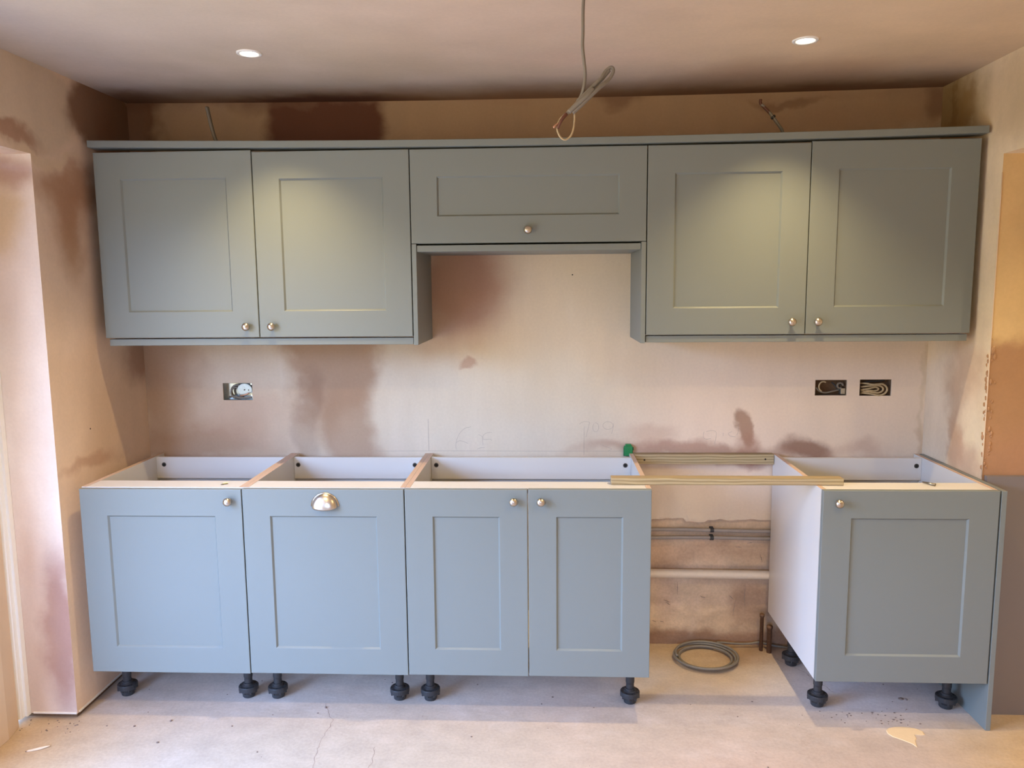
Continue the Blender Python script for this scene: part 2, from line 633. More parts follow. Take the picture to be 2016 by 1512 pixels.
# old render under the skim
bm = bmesh.new()
nx, nz = 240, 46
g = []
for i in range(nx + 1):
    row = []
    for j in range(nz + 1):
        x = XL - .02 + (XR - XL + .04) * i / nx
        z = -.01 + .66 * j / nz
        y = YB - .004 + .006 * mnoise.noise((x * 4, z * 6, 0)) + .004 * mnoise.noise((x * 17, z * 19, 5)) + .0022 * mnoise.noise((x * 55, z * 60, 9))
        # a ledge of thicker render behind the small pipes
        y -= .012 * max(0, min(1, (z - .46) / .02)) if z < .60 else 0.012
        row.append(bm.verts.new((x, y, z)))
    g.append(row)
for i in range(nx):
    for j in range(nz):
        bm.faces.new((g[i][j], g[i + 1][j], g[i + 1][j + 1], g[i][j + 1]))
o = obj('render_coat', bm, M['render'], smooth=True)
o.parent = wall_back
bm = bmesh.new()
box(bm, XL - .3, XR + .3, .12, .22, -.1, H + .1)
o = obj('blockwork', bm, M['masonry'])
o.parent = wall_back

# left wall with the patio doorway
bm = bmesh.new()
YL = -.6586
ZL = 2.087
box(bm, XL - .25, XL, YL, .2, .022, H + .05)
for f in bm.faces:
    if f.calc_center_median().y < YL + .01 and abs(f.normal.y) > .9:
        f.material_index = 1
box(bm, XL - .25, XL, -3.0, YL, ZL, H + .05)
box(bm, XL - .25, XL, REAR - .1, -3.0, 0, H + .05)
wall_left = struct(obj('wall_left', bm, None, mats=[M['wall_left'], M['reveal_left']]))
bm = bmesh.new()
box(bm, XL - .25, XL - .012, YL + .018, .2, -.01, .03)
o = obj('wall_foot', bm, M['masonry'])
o.parent = wall_left
# plaster stop beads along the foot of the reveal and of the wall
bm = bmesh.new()
box(bm, XL - .17, XL - .001, YL - .003, YL + .001, .021, .028, .0008)
o = obj('stop_bead', bm, M['trimwhite'])
o.parent = wall_left
bm = bmesh.new()
box(bm, XL - .001, XL + .003, YL + .012, -.03, .021, .029, .0008)
o = obj('stop_bead', bm, M['trimwhite'])
o.parent = wall_left

# right wall with an alcove beyond the units
YR, ZR = -.461, 2.065
XA = 4.45
bm = bmesh.new()
box(bm, XR, XA + .1, YR, .2, -.01, H + .05)
for f in bm.faces:
    if f.calc_center_median().y < YR + .01 and abs(f.normal.y) > .9:
        f.material_index = 1
box(bm, XR, XA + .1, -2.8, YR, ZR, H + .05)
box(bm, XR, XA + .1, REAR - .1, -2.8, -.01, H + .05)
box(bm, XA, XA + .1, -2.8, YR, -.01, ZR)
wall_right = struct(obj('wall_right', bm, None, mats=[M['wall_right'], M['reveal_right']]))
# ragged plaster along the arris
bm = bmesh.new()
random.seed(3)
for k in range(70):
    z = .93 + .50 * random.random()
    s = .002 + .004 * random.random()
    if k % 2:
        c = (XR + .004 + .020 * random.random(), YR - .0005, z)
    else:
        c = (XR - .0005, YR + .004 + .012 * random.random(), z)
    r = bmesh.ops.create_icosphere(bm, subdivisions=1, radius=s)
    for v in r['verts']:
        v.co = Vector(c) + Vector((v.co.x, v.co.y * .9, v.co.z * (1.5 + random.random())))
o = obj('plaster_snots', bm, M['reveal_right'])
o['kind'] = 'stuff'
o.name = 'plaster_crumbs'
o.parent = wall_right
bm = bmesh.new()
tube(bm, [(XR - .001, YR - .001, .9 + .1 * i) for i in range(12)], .0022, 6, 1)
o = obj('corner_bead', bm, M['lining'], smooth=True)
o.parent = wall_right

# rear wall with an unseen window added for fill light
bm = bmesh.new()
WX0, WX1, WZ0, WZ1 = .5, 1.7, 1.0, 2.0
for a in ((XL - .3, WX0, -.01, H + .05), (WX1, XR + 1.2, -.01, H + .05), (WX0, WX1, -.01, WZ0), (WX0, WX1, WZ1, H + .05)):
    box(bm, a[0], a[1], REAR - .1, REAR, a[2], a[3])
wall_rear = struct(obj('wall_rear', bm, M['wall_left']))
win = struct(thing('fill_window_1', '', '', ((WX0 + WX1) / 2, REAR - .05, WZ0)))
del win['label'], win['category']
for a in ((WX0, WX0 + .06, WZ0, WZ1), (WX1 - .06, WX1, WZ0, WZ1), (WX0 + .06, WX1 - .06, WZ0, WZ0 + .06), (WX0 + .06, WX1 - .06, WZ1 - .06, WZ1), (1.07, 1.13, WZ0 + .06, WZ1 - .06)):
    bx('frame_bar', a[0], a[1], REAR - .08, REAR - .02, a[2], a[3], M['upvc'], win, .004)

# patio door frame in the left reveal
door = struct(thing('door_1', '', '', (-.29, -.72, 0)))
del door['label'], door['category']
bm = bmesh.new()
prof = [(-.242, YL - .001), (-.242, YL - .022), (-.252, YL - .022), (-.252, YL - .040), (-.262, YL - .046), (-.262, YL - .060), (-.31, YL - .060), (-.31, YL - .001)]
loft(bm, [[(x, y, .02) for x, y in prof], [(x, y, ZL) for x, y in prof]])
bm.faces.new([v for v in bm.verts if v.co.z < .1])
bm.verts.ensure_lookup_table()
bm.faces.new([v for v in bm.verts if v.co.z > 1])
under(obj('frame_jamb', bm, M['upvc']), door)
bm = bmesh.new()
prof = [(-.250, YL - .061), (-.232, YL - .140), (-.232, YL - .62), (-.31, YL - .62), (-.31, YL - .061)]  # low front strip is real; unseen height and length extended to block sky
loft(bm, [[(x, y, .001) for x, y in prof], [(x, y, 2.06) for x, y in prof]])
bm.faces.new([v for v in bm.verts if v.co.z < .1])
bm.faces.new([v for v in bm.verts if v.co.z > .5])
o = under(obj('door_board', bm, M['lining']), door)
o['label'] = 'cream boarded side of the patio door frame'


# ------------------------------------------------------------------ unit builders
def door_mesh(w, h, th=.020, rail=.100, dep=.007):
    """front face at y=0 of a framed door, hinge side at x=0, foot at z=0"""
    def ring(i, y, r=0.0):
        return [(i, y, i), (w - i, y, i), (w - i, y, h - i), (i, y, h - i)]
    bm = bmesh.new()
    vr = loft(bm, [ring(.0, th), ring(0, .0015), ring(.0006, .0005), ring(.0018, 0), ring(rail, 0), ring(rail + .0008, .0006), ring(rail + .0060, dep), ring(rail + .0060, th - .002)])
    # close the back round the panel
    a, b = vr[0], vr[-1]
    for i in range(4):
        j = (i + 1) % 4
        bm.faces.new((a[i], a[j], b[j], b[i]))
    return bm


def panel_mesh(w, h, th=.020, rail=.100, dep=.007):
    bm = bmesh.new()
    i = rail + .0056
    box(bm, i, w - i, dep, th - .003, i, h - i)
    return bm


KNOB = [(.0001, -.031), (.006, -.0305), (.011, -.028), (.0145, -.024), (.0158, -.020), (.0150, -.0165), (.011, -.0135), (.0065, -.011), (.0052, -.008), (.0056, -.004), (.0085, -.002), (.0092, -.0002)]


def knob(name, x, y, z, parent):
    bm = bmesh.new()
    lathe(bm, KNOB, (0, 0, 0), 'y', 28)
    o = obj(name, bm, M['knob'], None, smooth=True)
    o.location = (x, y, z)
    o.parent = parent
    return o


def add_door(parent, x0, x1, z0, z1, y, rail=.100, kn=None, gap=.0018, th=.020):
    w_, h_ = x1 - x0 - 2 * gap, z1 - z0 - 2 * .001
    d = obj('door', door_mesh(w_, h_, th, rail), M['paint'])
    d.location = (x0 + gap, y, z0 + .001)
    under(d, parent)
    c = obj('centre_panel', panel_mesh(w_, h_, th, rail), M['paint'])
    c.parent = d
    if kn:
        knob('knob', kn[0] - x0 - gap, 0, kn[1] - z0 - .001, d)
    return d


FOOT_Y = -.470


def add_leg(parent, x, y, ztop):
    bm = bmesh.new()
    lathe(bm, [(.023, ztop), (.023, ztop - .006), (.0172, ztop - .008), (.0172, .085), (.0155, .078), (.0155, .052)], (0, 0, 0), 'z', 20)
    leg = obj('leg', bm, M['black'], None, smooth=False)
    leg.location = (x, y, 0)
    under(leg, parent)
    bm = bmesh.new()
    lathe(bm, [(.019, .060), (.019, .052), (.024, .048), (.0365, .047), (.038, .045), (.038, .030), (.035, .026), (.025, .017), (.024, .003), (.022, .0005)], (0, 0, 0), 'z', 28)
    for k in range(8):
        t = 2 * PI * k / 8 + .2
        lathe(bm, [(.0036, .0476), (.0036, .0455)], (.0300 * math.cos(t), .0300 * math.sin(t), 0), 'z', 8, mi=1)
        # ribs under the flange
        lathe(bm, [(.0048, .040), (.0048, .022)], (.033 * math.cos(t + .39), .033 * math.sin(t + .39), 0), 'z', 8)
    foot = obj('foot', bm, None, mats=[M['black'], M['darkhole']])
    foot.parent = leg
    return leg


def side_panel(parent, x0, x1, y0, y1, z0, z1, edge=True):
    bm = bmesh.new()
    box(bm, x0, x1, y0, y1, z0, z1, 0)
    if edge:
        for f in bm.faces:
            if f.calc_center_median().z > z1 - 1e-4:
                f.material_index = 1
    o = obj('side_panel', bm, None, mats=[M['white'], M['edge']])
    under(o, parent)
    return o


ZC = .180      # foot of the carcasses
ZT = .892      # top of the carcasses
YF = -.608     # front edge of the carcasses
YD = -.629     # face of the lower doors
YK = -.018     # back edge of the carcasses


def base_unit(label, x0, x1, doors, legs, zoff=0.0, knobs=(), cams=(), group='blue-grey base units along the back wall'):
    t = thing('base_cabinet', label, 'cabinet', ((x0 + x1) / 2, YF, 0), group)
    side_panel(t, x0 + .0005, x0 + .018, YF, YK, ZC, ZT)
    side_panel(t, x1 - .018, x1 - .0005, YF, YK, ZC, ZT)
    a, b = x0 + .0185, x1 - .0185
    bx('base_board', a, b, YF, -.055, ZC, ZC + .018, M['white'], t, 0)
    bx('front_rail', a, b, YF, -.512, ZT - .0185, ZT - .0005, M['white'], t, .0006)
    bx('back_rail', a, b, -.092, -.074, .795, ZT - .003, M['white'], t, .0006)
    bx('back_panel', a, b, -.070, -.062, ZC + .019, .83, M['white'], t, 0)
    for cx in cams:
        bm = bmesh.new()
        lathe(bm, [(.0098, -.001), (.0098, .0005)], (0, 0, 0), 'y', 20)
        lathe(bm, [(.0065, -.0016), (.0065, -.0008)], (0, 0, 0), 'y', 6, mi=1)
        o = obj('cam_fitting', bm, None, mats=[M['cam'], M['darkhole']])
        o.location = (cx, -.092, .856)
        under(o, t)
    for (dx0, dx1, z0, z1, k) in doors:
        add_door(t, dx0, dx1, z0, z1, YD, kn=k)
    for lx in legs:
        add_leg(t, lx, FOOT_Y, ZC)
        add_leg(t, lx, -.145, ZC)
    return t


B = [-.008, .604, 1.203, 1.651, 2.095]
zb = [.176, .179, .1815, .183]
zt = [.8895, .8910, .892, .893]
c1 = base_unit('leftmost base unit with one door and a knob at its top right', B[0], B[1],
               [(B[0], B[1], zb[0], zt[0], (.557, .846))], [.030, .526], cams=(.024 + .02, .56))
c2 = base_unit('base unit with a cup handle on its door', B[1], B[2],
               [(B[1], B[2], zb[1], zt[1], None)], [.645, 1.135], cams=(.640, 1.150))
c3 = base_unit('wide base unit with two narrow doors', B[2], B[4],
               [(B[2], B[3], zb[2], zt[2], (1.600, .850)), (B[3], B[4], zb[3], zt[3], (1.698, .850))], [1.257, 2.041], cams=(1.243, 2.053))
c4 = base_unit('rightmost base unit standing alone past the open gap', 2.693, 3.304,
               [(2.693, 3.304, .178, .893, (2.746, .849))], [2.761, 3.246], cams=(3.265,))

# cup handle on the second unit
bm = bmesh.new()
a_, h_, d_ = .046, .046, .026
rings = []
for i in range(25):
    u = PI * i / 24
    ring = []
    for j in range(13):
        v = PI / 2 * j / 12
        ring.append((-a_ * math.cos(u), -d_ * (math.sin(u) ** .7) * math.sin(v) - .001, h_ * math.sin(u) * math.cos(v) - .010 * math.sin(u) * math.sin(v)))
    rings.append(ring)
loft(bm, rings, False)
bmesh.ops.remove_doubles(bm, verts=bm.verts, dist=1e-5)
bmesh.ops.solidify(bm, geom=list(bm.faces), thickness=-.0018)
rim_o, rim_i = [], []
for i in range(25):   # flat flange round the dome
    u = PI * i / 24
    rim_o.append((-(a_ + .006) * math.cos(u), -.0022, (h_ + .005) * math.sin(u)))
    rim_i.append((-(a_ - .002) * math.cos(u), -.0026, (h_ - .002) * math.sin(u)))
back_o = [(x, 0, z) for x, y, z in rim_o]
loft(bm, [back_o, rim_o, rim_i], False)
d2 = [c for c in c2.children if c.name.startswith('door')][0]
ch = obj('cup_handle', bm, M['knob'], None, smooth=True)
ch.parent = d2
ch.location = (.912 - B[1] - .0018, 0, .828 - zb[1] - .001)

# end panel at the right of the run
ep = bx('base_end_panel', 3.3075, 3.3255, YD - .001, -.02, 0.0, .8925, M['paint'], None, .0012)
tag(ep, 'tall blue-grey end panel reaching the floor at the right of the base units', 'panel')

# battens across the gap
o = bx('timber_batten', 1.955, 2.790, -.560, -.518, .8925, .918, M['timber'], None, .0015)
tag(o, 'front timber batten lying across the gap on top of both base units', 'batten')
o = bx('timber_batten', 2.0965, 2.6915, -.040, -.002, .850, .893, M['timber'], None, .0015)
tag(o, 'rear timber batten fixed to the wall between the base units', 'batten')
bm = bmesh.new()
lathe(bm, [(.004, 0), (.004, -.0006)], (2.655, -.0398, .872), 'y', 10)
s_ = obj('screw_hole', bm, M['darkhole'])
s_.parent = o
bm = bmesh.new()
lathe(bm, [(.004, 0), (.004, -.0006)], (2.14, -.0398, .868), 'y', 10)
s_ = obj('screw_hole', bm, M['darkhole'])
s_.parent = o

# small things on the rails
bm = bmesh.new()
tube(bm, [(.512, -.572, .8955), (.527, -.562, .8955)], .003, 6, 1)
lathe(bm, [(.0055, 0), (.0055, .002)], (.510, -.573, .892), 'z', 10)
tag(obj('screw', bm, M['steel']), 'short pale screw on the front rail of the leftmost base unit', 'screw')
bm = bmesh.new()
tube(bm, [(3.088, -.517, .8960), (3.112, -.560, .8965)], lambda t: .0022 + .0035 * t, 8, 1)
tag(obj('drill_bit', bm, M['steel'], smooth=True), 'dark tapered bit lying on the front rail of the rightmost base unit', 'tool')
bm = bmesh.new()
for q in (1.9445, 1.951):
    lathe(bm, [(.0018, 0), (.0018, .0005)], (q, -.540, .8917), 'z', 8)
o = obj('screw_hole', bm, M['darkhole'])
o['kind'] = 'stuff'
under(o, c3)
bm = bmesh.new()
for k in range(14):
    xx = 1.625 + .0048 * k
    hh = .004 + .006 * random.random()
    box(bm, xx, xx + .0022, -.560 - hh / 2, -.560 + hh / 2, .8916, .8918)
o = obj('ink_stamp', bm, M['stamp'])
under(o, c3)

# green packer on the wall behind the rail
bm = bmesh.new()
box(bm, 2.054, 2.092, -.018, -.001, .880, .924, .003)
box(bm, 2.060, 2.086, -.0165, -.002, .924, .932, .002)
box(bm, 2.0525, 2.0545, -.019, -.001, .880, .915, .0005, 1)
box(bm, 2.092, 2.0965, -.014, -.004, .905, .911, .001, 1)
box(bm, 2.092, 2.0965, -.014, -.004, .913, .918, .001, 1)
tag(obj('plastic_packer', bm, None, mats=[M['green'], M['black']]), 'small green plastic packer against the wall above the wide base unit', 'packer')

# ------------------------------------------------------------------ wall units
YU = -.3715
U_ = [-.013, .604, 1.206, 2.096, 2.693, 3.300]


def top_z(x):
    t = (x + .01) / 3.31
    return 2.1495 - .018 * 4 * t * (1 - t) - .004 * t


def wall_unit(label, x0, x1, z0, kn, group='wall units under the ceiling', rail=.100):
    t = thing('wall_cabinet', label, 'cabinet', ((x0 + x1) / 2, YU, z0), group)
    z1 = min(top_z(x0), top_z(x1))
    bx('carcass', x0 + .003, x1 - .003, YU + .0215, -.002, z0, z1 - .006, M['paint'], t, .001)
    add_door(t, x0, x1, z0, z1, YU, rail, kn)
    return t


wall_unit('leftmost wall unit, beside the left wall', U_[0], U_[1], 1.4275, (.557, 1.470))
wall_unit('second wall unit from the left, next to the bridging unit', U_[1], U_[2], 1.4275, (.657, 1.470))
wall_unit('shallow bridging wall unit with one wide lift-up door over the open wall', U_[2], U_[3], 1.7800, (1.651, 1.827))
wall_unit('second wall unit from the right, next to the bridging unit', U_[3], U_[4], 1.4275, (2.639, 1.475))
wall_unit('rightmost wall unit, beside the right wall', U_[4], U_[5], 1.4285, (2.735, 1.475))

# cornice, one long strip following the tops
bm = bmesh.new()
rings = []
for i in range(25):
    x = -.022 + (3.3145 + .022) * i / 24
    z = top_z(max(-.01, min(3.3, x))) + .004
    sx = -.002 if i in (0, 24) else 0
    rings.append([(x, YU - .012, z + .0015), (x, YU - .0135, z + .003), (x, YU - .0135, z + .0255), (x, YU - .012, z + .027), (x, YU + .050, z + .027), (x, YU + .050, z)])
vr = loft(bm, rings)
bm.faces.new(vr[0])
bm.faces.new(vr[-1])
tag(obj('cornice', bm, M['paint']), 'long grey-green cornice strip along the tops of all wall units', 'cornice')
# light pelmets
o = bx('light_pelmet', .000, 1.2055, YU + .006, YU + .060, 1.3975, 1.4235, M['paint'], None, .0015)
tag(o, 'light pelmet under the two left wall units', 'pelmet', 'light pelmets')
o = bx('light_pelmet', 2.0975, 3.292, YU + .006, YU + .060, 1.3995, 1.4245, M['paint'], None, .0015)
tag(o, 'light pelmet under the two right wall units', 'pelmet', 'light pelmets')
o = bx('light_pelmet', 1.2265, 2.0755, YU + .003, -.003, 1.7500, 1.7740, M['paint'], None, .0015)
tag(o, 'board closing the underside of the bridging wall unit', 'pelmet', 'light pelmets')
o = bx('wall_end_panel', 1.2080, 1.2255, YU - .001, -.001, 1.3950, 1.7790, M['paint'], None, .0012)
tag(o, 'upright side panel left of the open wall, under the bridging unit', 'panel', 'side panels under the bridging unit')
o = bx('wall_end_panel', 2.0765, 2.0945, YU - .001, -.001, 1.3975, 1.7790, M['paint'], None, .0012)
tag(o, 'upright side panel right of the open wall, under the bridging unit', 'panel', 'side panels under the bridging unit')


# ------------------------------------------------------------------ downlights
def downlight(x, y, label, group='warm recessed ceiling downlights', power=SPOT_POWER, cone=97):
    zc = H + sag(x)
    t = thing('downlight', label, 'light', (x, y, zc), group)
    bm = bmesh.new()
    lathe(bm, [(.041, .001), (.041, -.003), (.039, -.0045), (.031, -.0045), (.029, -.002), (.028, .004)], (0, 0, 0), 'z', 36, cap=False)
    o = obj('bezel', bm, M['upvc'], None, smooth=True)
    o.parent = t
    bm = bmesh.new()
    lathe(bm, [(.0282, -.0012), (.0282, -.0006)], (0, 0, 0), 'z', 32)
    o = obj('lamp', bm, M['lamp'])
    o.parent = t
    d = bpy.data.lights.new('beam', 'SPOT')
    d.energy = power
    d.color = SPOT_COL
    d.spot_size = math.radians(cone)
    d.spot_blend = 1.0
    d.shadow_soft_size = .011
    s = bpy.data.objects.new('beam', d)
    C.objects.link(s)
    s.parent = t
    s.location = (0, 0, -.010)


downlight(.735, -.690, 'lit recessed downlight above the second wall unit from the left')
downlight(2.555, -.690, 'lit recessed downlight above the second wall unit from the right')
for x in (.735, 2.555):
    for y in (-2.0, -3.6):
        downlight(x, y, 'unseen fill downlight in the ceiling behind the viewer', 'fill downlights behind the viewer', REAR_FILL_POWER, 150)  # unseen rows, beams widened to give warm fill
d = bpy.data.lights.new('alcove_fill_beam', 'SPOT')  # unseen warm light added in the alcove to tint the reveal
d.energy = ALCOVE_FILL_POWER
d.color = (1.0, .80, .50)
d.spot_size = math.radians(150)
d.spot_blend = .8
d.shadow_soft_size = .03
s = bpy.data.objects.new('alcove_fill_beam', d)
s.location = (3.8, -1.2, ZR - .02)
C.objects.link(s)

# ------------------------------------------------------------------ cables and pipes
Y = -1.2
t = thing('hanging_cable', 'grey twin cable hanging from the ceiling, folded into a bundle near its end', 'cable', (1.816, Y, H + sag(1.8)))
tub('cable', [(1.830, Y, 2.3905), (1.822, Y, 2.37), (1.819, Y, 2.33), (1.819, Y, 2.278), (1.818, Y, 2.242), (1.822, Y, 2.202), (1.825, Y, 2.166), (1.820, Y, 2.13), (1.810, Y + .006, 2.108), (1.794, Y + .008, 2.085), (1.770, Y + .006, 2.066), (1.757, Y + .002, 2.050)], .0044, M['grey_cable'], t, flat=1.5)
tub('cable', [(1.772, Y - .006, 2.064), (1.800, Y - .010, 2.092), (1.830, Y - .010, 2.122), (1.862, Y - .006, 2.152), (1.880, Y, 2.178), (1.894, Y, 2.186), (1.899, Y, 2.176), (1.888, Y, 2.156), (1.862, Y - .012, 2.132), (1.838, Y - .014, 2.110), (1.812, Y - .012, 2.086), (1.792, Y - .008, 2.070)], .0046, M['grey_cable'], t, flat=1.6)
tub('cable', [(1.805, Y - .002, 2.100), (1.838, Y - .004, 2.130), (1.868, Y, 2.158), (1.888, Y, 2.180)], .0060, M['grey_cable'], t)
tub('cable', [(1.782, Y - .012, 2.072), (1.806, Y - .016, 2.092), (1.828, Y - .018, 2.110), (1.846, Y - .014, 2.130)], .0062, M['grey_cable'], t)
tub('bare_loop', [(1.796, Y - .006, 2.078), (1.797, Y, 2.055), (1.794, Y, 2.030), (1.786, Y, 2.012), (1.772, Y, 2.003), (1.760, Y, 2.010), (1.752, Y, 2.026), (1.752, Y, 2.042), (1.760, Y, 2.058), (1.772, Y - .004, 2.068)], .0024, M['cream_cable'], t)
tub('core', [(1.776, Y - .010, 2.068), (1.764, Y - .012, 2.054), (1.756, Y - .008, 2.040), (1.752, Y - .004, 2.032)], lambda q: .0052 - .002 * q, M['brown'], t)
tub('copper_end', [(1.757, Y, 2.046), (1.747, Y - .004, 2.040), (1.741, Y - .006, 2.034)], .0030, M['copper'], t)

tag(tub('cable_tail', [(.405, -.17, 2.165), (.398, -.2, 2.211), (.388, -.205, 2.255), (.380, -.205, 2.295), (.371, -.2, 2.335)], .0072, M['grey_cable'], flat=1.4),
    'grey cable tail standing up behind the cornice at the left', 'cable')
t = thing('cable_tail', 'dark twin cable tail leaning behind the cornice at the right', 'cable', (2.64, -.2, 2.175))
tub('cable', [(2.645, -.18, 2.160), (2.633, -.2, 2.204), (2.612, -.205, 2.232), (2.590, -.205, 2.262), (2.568, -.2, 2.288), (2.550, -.2, 2.305)], .0062, M['grey_cable'], t, flat=1.6)
tub('core', [(2.594, -.206, 2.258), (2.570, -.206, 2.284), (2.548, -.2, 2.308), (2.547, -.2, 2.324)], .0056, M['brown'], t)
tub('clip_band', [(2.598, -.2055, 2.252), (2.592, -.2055, 2.259)], .0098, M['black'], t)

# small pipes, clips and waste pipe in the gap
for z, lab in ((.545, 'upper of the two thin grey pipes running along the wall in the gap'), (.510, 'lower of the two thin grey pipes running along the wall in the gap')):
    bm = bmesh.new()
    pts = [(.05 + 3.22 * i / 30, .002 + .002 * math.sin(i), z - .002 + .0025 * math.sin(i * .8 + z * 30)) for i in range(31)]
    tube(bm, pts, .0082, 12, 2)
    tag(obj('water_pipe', bm, M['pipe_grey'], smooth=True), lab, 'pipe', 'thin pipes on the wall')
for z, lab in ((.545, 'upper black pipe clip on the wall in the gap'), (.510, 'lower black pipe clip on the wall in the gap')):
    bm = bmesh.new()
    rr = .0105
    rings = []
    for i in range(17):
        a = PI * 2 * i / 17
        rings.append([(2.444 + dx, .002 + r_ * math.cos(a), z - .001 + r_ * math.sin(a)) for dx, r_ in ((-.008, .0078), (-.008, rr), (.008, rr), (.008, .0078))])
    rings.append(rings[0])
    loft(bm, rings)
    box(bm, 2.436, 2.452, .010, .024, z - .012, z + .010, .001)
    tag(obj('pipe_clip', bm, M['black']), lab, 'clip', 'black pipe clips')
bm = bmesh.new()
tube(bm, [(.05 + 3.22 * i / 8, .0, .360 - .0028 * i) for i in range(9)], .0195, 20, 1)
tag(obj('waste_pipe', bm, M['waste'], smooth=True), 'cream-stained white waste pipe running along the wall in the gap', 'pipe')

for (x, y, z, r, lab) in ((2.668, -.022, .170, .0080, 'taller thin capped copper stub standing in the corner of the gap'), (2.6975, -.040, .125, .0105, 'shorter thick capped copper stub standing in the corner of the gap')):
    bm = bmesh.new()
    lathe(bm, [(r, .0), (r, z - .014), (r * 1.25, z - .013), (r * 1.3, z - .002), (r * 1.05, z), (r * .3, z + .001)], (x, y, 0), 'z', 18)
    o = obj('pipe_stub', bm, M['old_copper'], smooth=True)
    tag(o, lab, 'pipe', 'capped copper stubs')

# coil of cable on the floor
bm = bmesh.new()
pts = []
random.seed(5)
N = 150
for i in range(N):
    k = i / (N - 1)
    a = 2 * PI * 3.35 * k + 1.1
    rr = .128 - .016 * math.sin(5.1 * k + .6) - .010 * k
    pts.append((2.405 + rr * math.cos(a), -.118 + rr * .92 * math.sin(a), .0060 + .020 * k + .002 * math.sin(9 * k)))
last = pts[-1]
tube(bm, pts, .0056, 8, 2)
co = thing('cable_coil', 'coil of grey cable lying on the floor in the gap', 'cable', (2.405, -.11, 0))
under(obj('coil', bm, M['grey_cable'], smooth=True), co)
tub('loose_end', [(2.475, -.012, .030), (2.51, -.004, .026), (2.56, .0, .020), (2.62, .002, .020), (2.665, .004, .026), (2.70, .004, .018), (2.76, -.004, .010), (2.86, -.01, .006), (3.0, -.02, .006)], .0050, M['grey_cable'], co)


# ------------------------------------------------------------------ socket boxes
def ellipse(cx, cz, rx, rz, y, a0=0, a1=2 * PI, n=16, dy=0.0):
    return [(cx + rx * math.cos(a0 + (a1 - a0) * i / n), y + dy * i / n, cz + rz * math.sin(a0 + (a1 - a0) * i / n)) for i in range(n + 1)]


def recess(parent, s, mat, name='back_box', depth=.042):
    a, b, c, d = s
    bm = bmesh.new()
    e_ = .0015
    rings = [[(a + e_, .006, c + e_), (b - e_, .006, c + e_), (b - e_, .006, d - e_), (a + e_, .006, d - e_)],
             [(a + e_, depth, c + e_), (b - e_, depth, c + e_), (b - e_, depth, d - e_), (a + e_, depth, d - e_)]]
    vr = loft(bm, rings)
    bm.faces.new(vr[1])
    o = obj(name, bm, mat)
    under(o, parent)
    return o


s = SOCK[0]
t = thing('socket_box', 'left socket box with a pale disc over coiled cable', 'socket', (.352, 0, 1.127), 'open socket boxes')
recess(t, s, M['galv'])
tub('cable', ellipse(.345, 1.163, .030, .029, .022, .3, 5.5, 18), .0052, M['grey_cable'], t)
tub('cable', ellipse(.338, 1.158, .022, .024, .014, 1.2, 4.6, 14), .0040, M['grey_cable'], t)
tub('cable', [(.300, .03, 1.137), (.330, .012, 1.142), (.360, .008, 1.136), (.410, .010, 1.138)], .0045, M['grey_cable'], t)
tub('core', [(.360, .004, 1.146), (.380, -.001, 1.150), (.402, .002, 1.158)], .0032, M['copper'], t)
bm = bmesh.new()
ring1, ring2, ring3 = [], [], []
for i in range(28):
    a = 2 * PI * i / 28
    ex, ez = .0335 * math.cos(a), .0275 * math.sin(a)
    ez = max(ez, -.020 + .20 * ex)
    ring1.append((.380 + ex, .012 - .003 * ez / .03, 1.172 + ez))
    ring2.append((.380 + ex, .009 - .003 * ez / .03, 1.172 + ez))
    ring3.append((.380 + ex * .9, .008 - .003 * ez / .03, 1.172 + ez * .9))
vr = loft(bm, [ring1, ring2, ring3])
bm.faces.new(vr[0])
bm.faces.new(vr[2])
lathe(bm, [(.0035, .0078), (.0035, .0062)], (.380, 0, 1.172), 'y', 10, mi=1)
lathe(bm, [(.0028, .0078), (.0028, .0062)], (.398, 0, 1.171), 'y', 10, mi=1)
o = obj('disc', bm, None, mats=[M['foil'], M['cam']])
under(o, t)
bm = bmesh.new()
for (x, z) in ((.412, 1.198), (.412, 1.148)):
    lathe(bm, [(.004, .006), (.004, .004)], (x, 0, z), 'y', 10)
o = obj('lug', bm, M['galv'])
o['kind'] = 'stuff'
under(o, t)

s = SOCK[1]
t = thing('socket_box', 'middle socket box, with one loose loop of cable and a steel corner', 'socket', (2.933, 0, 1.142), 'open socket boxes')
recess(t, s, M['masonry'])
tub('cable', ellipse(2.902, 1.180, .018, .021, .006, 1.0, 4.4, 14), .0032, M['cream_cable'], t)
tub('cable', [(2.873, .01, 1.176), (2.888, .010, 1.160), (2.915, .014, 1.152), (2.950, .020, 1.158), (2.985, .03, 1.165)], .0036, M['grey_cable'], t)
tub('cable', ellipse(2.975, 1.183, .012, .011, .012, 0, 5.2, 14), .0040, M['grey_cable'], t)
tub('cable', [(2.945, .03, 1.195), (2.955, .02, 1.185), (2.968, .016, 1.172), (2.985, .02, 1.198)], .0030, M['black'], t)
bx('steel_plate', 2.978, 2.997, .010, .036, 1.146, 1.172, M['galv'], t, .001)

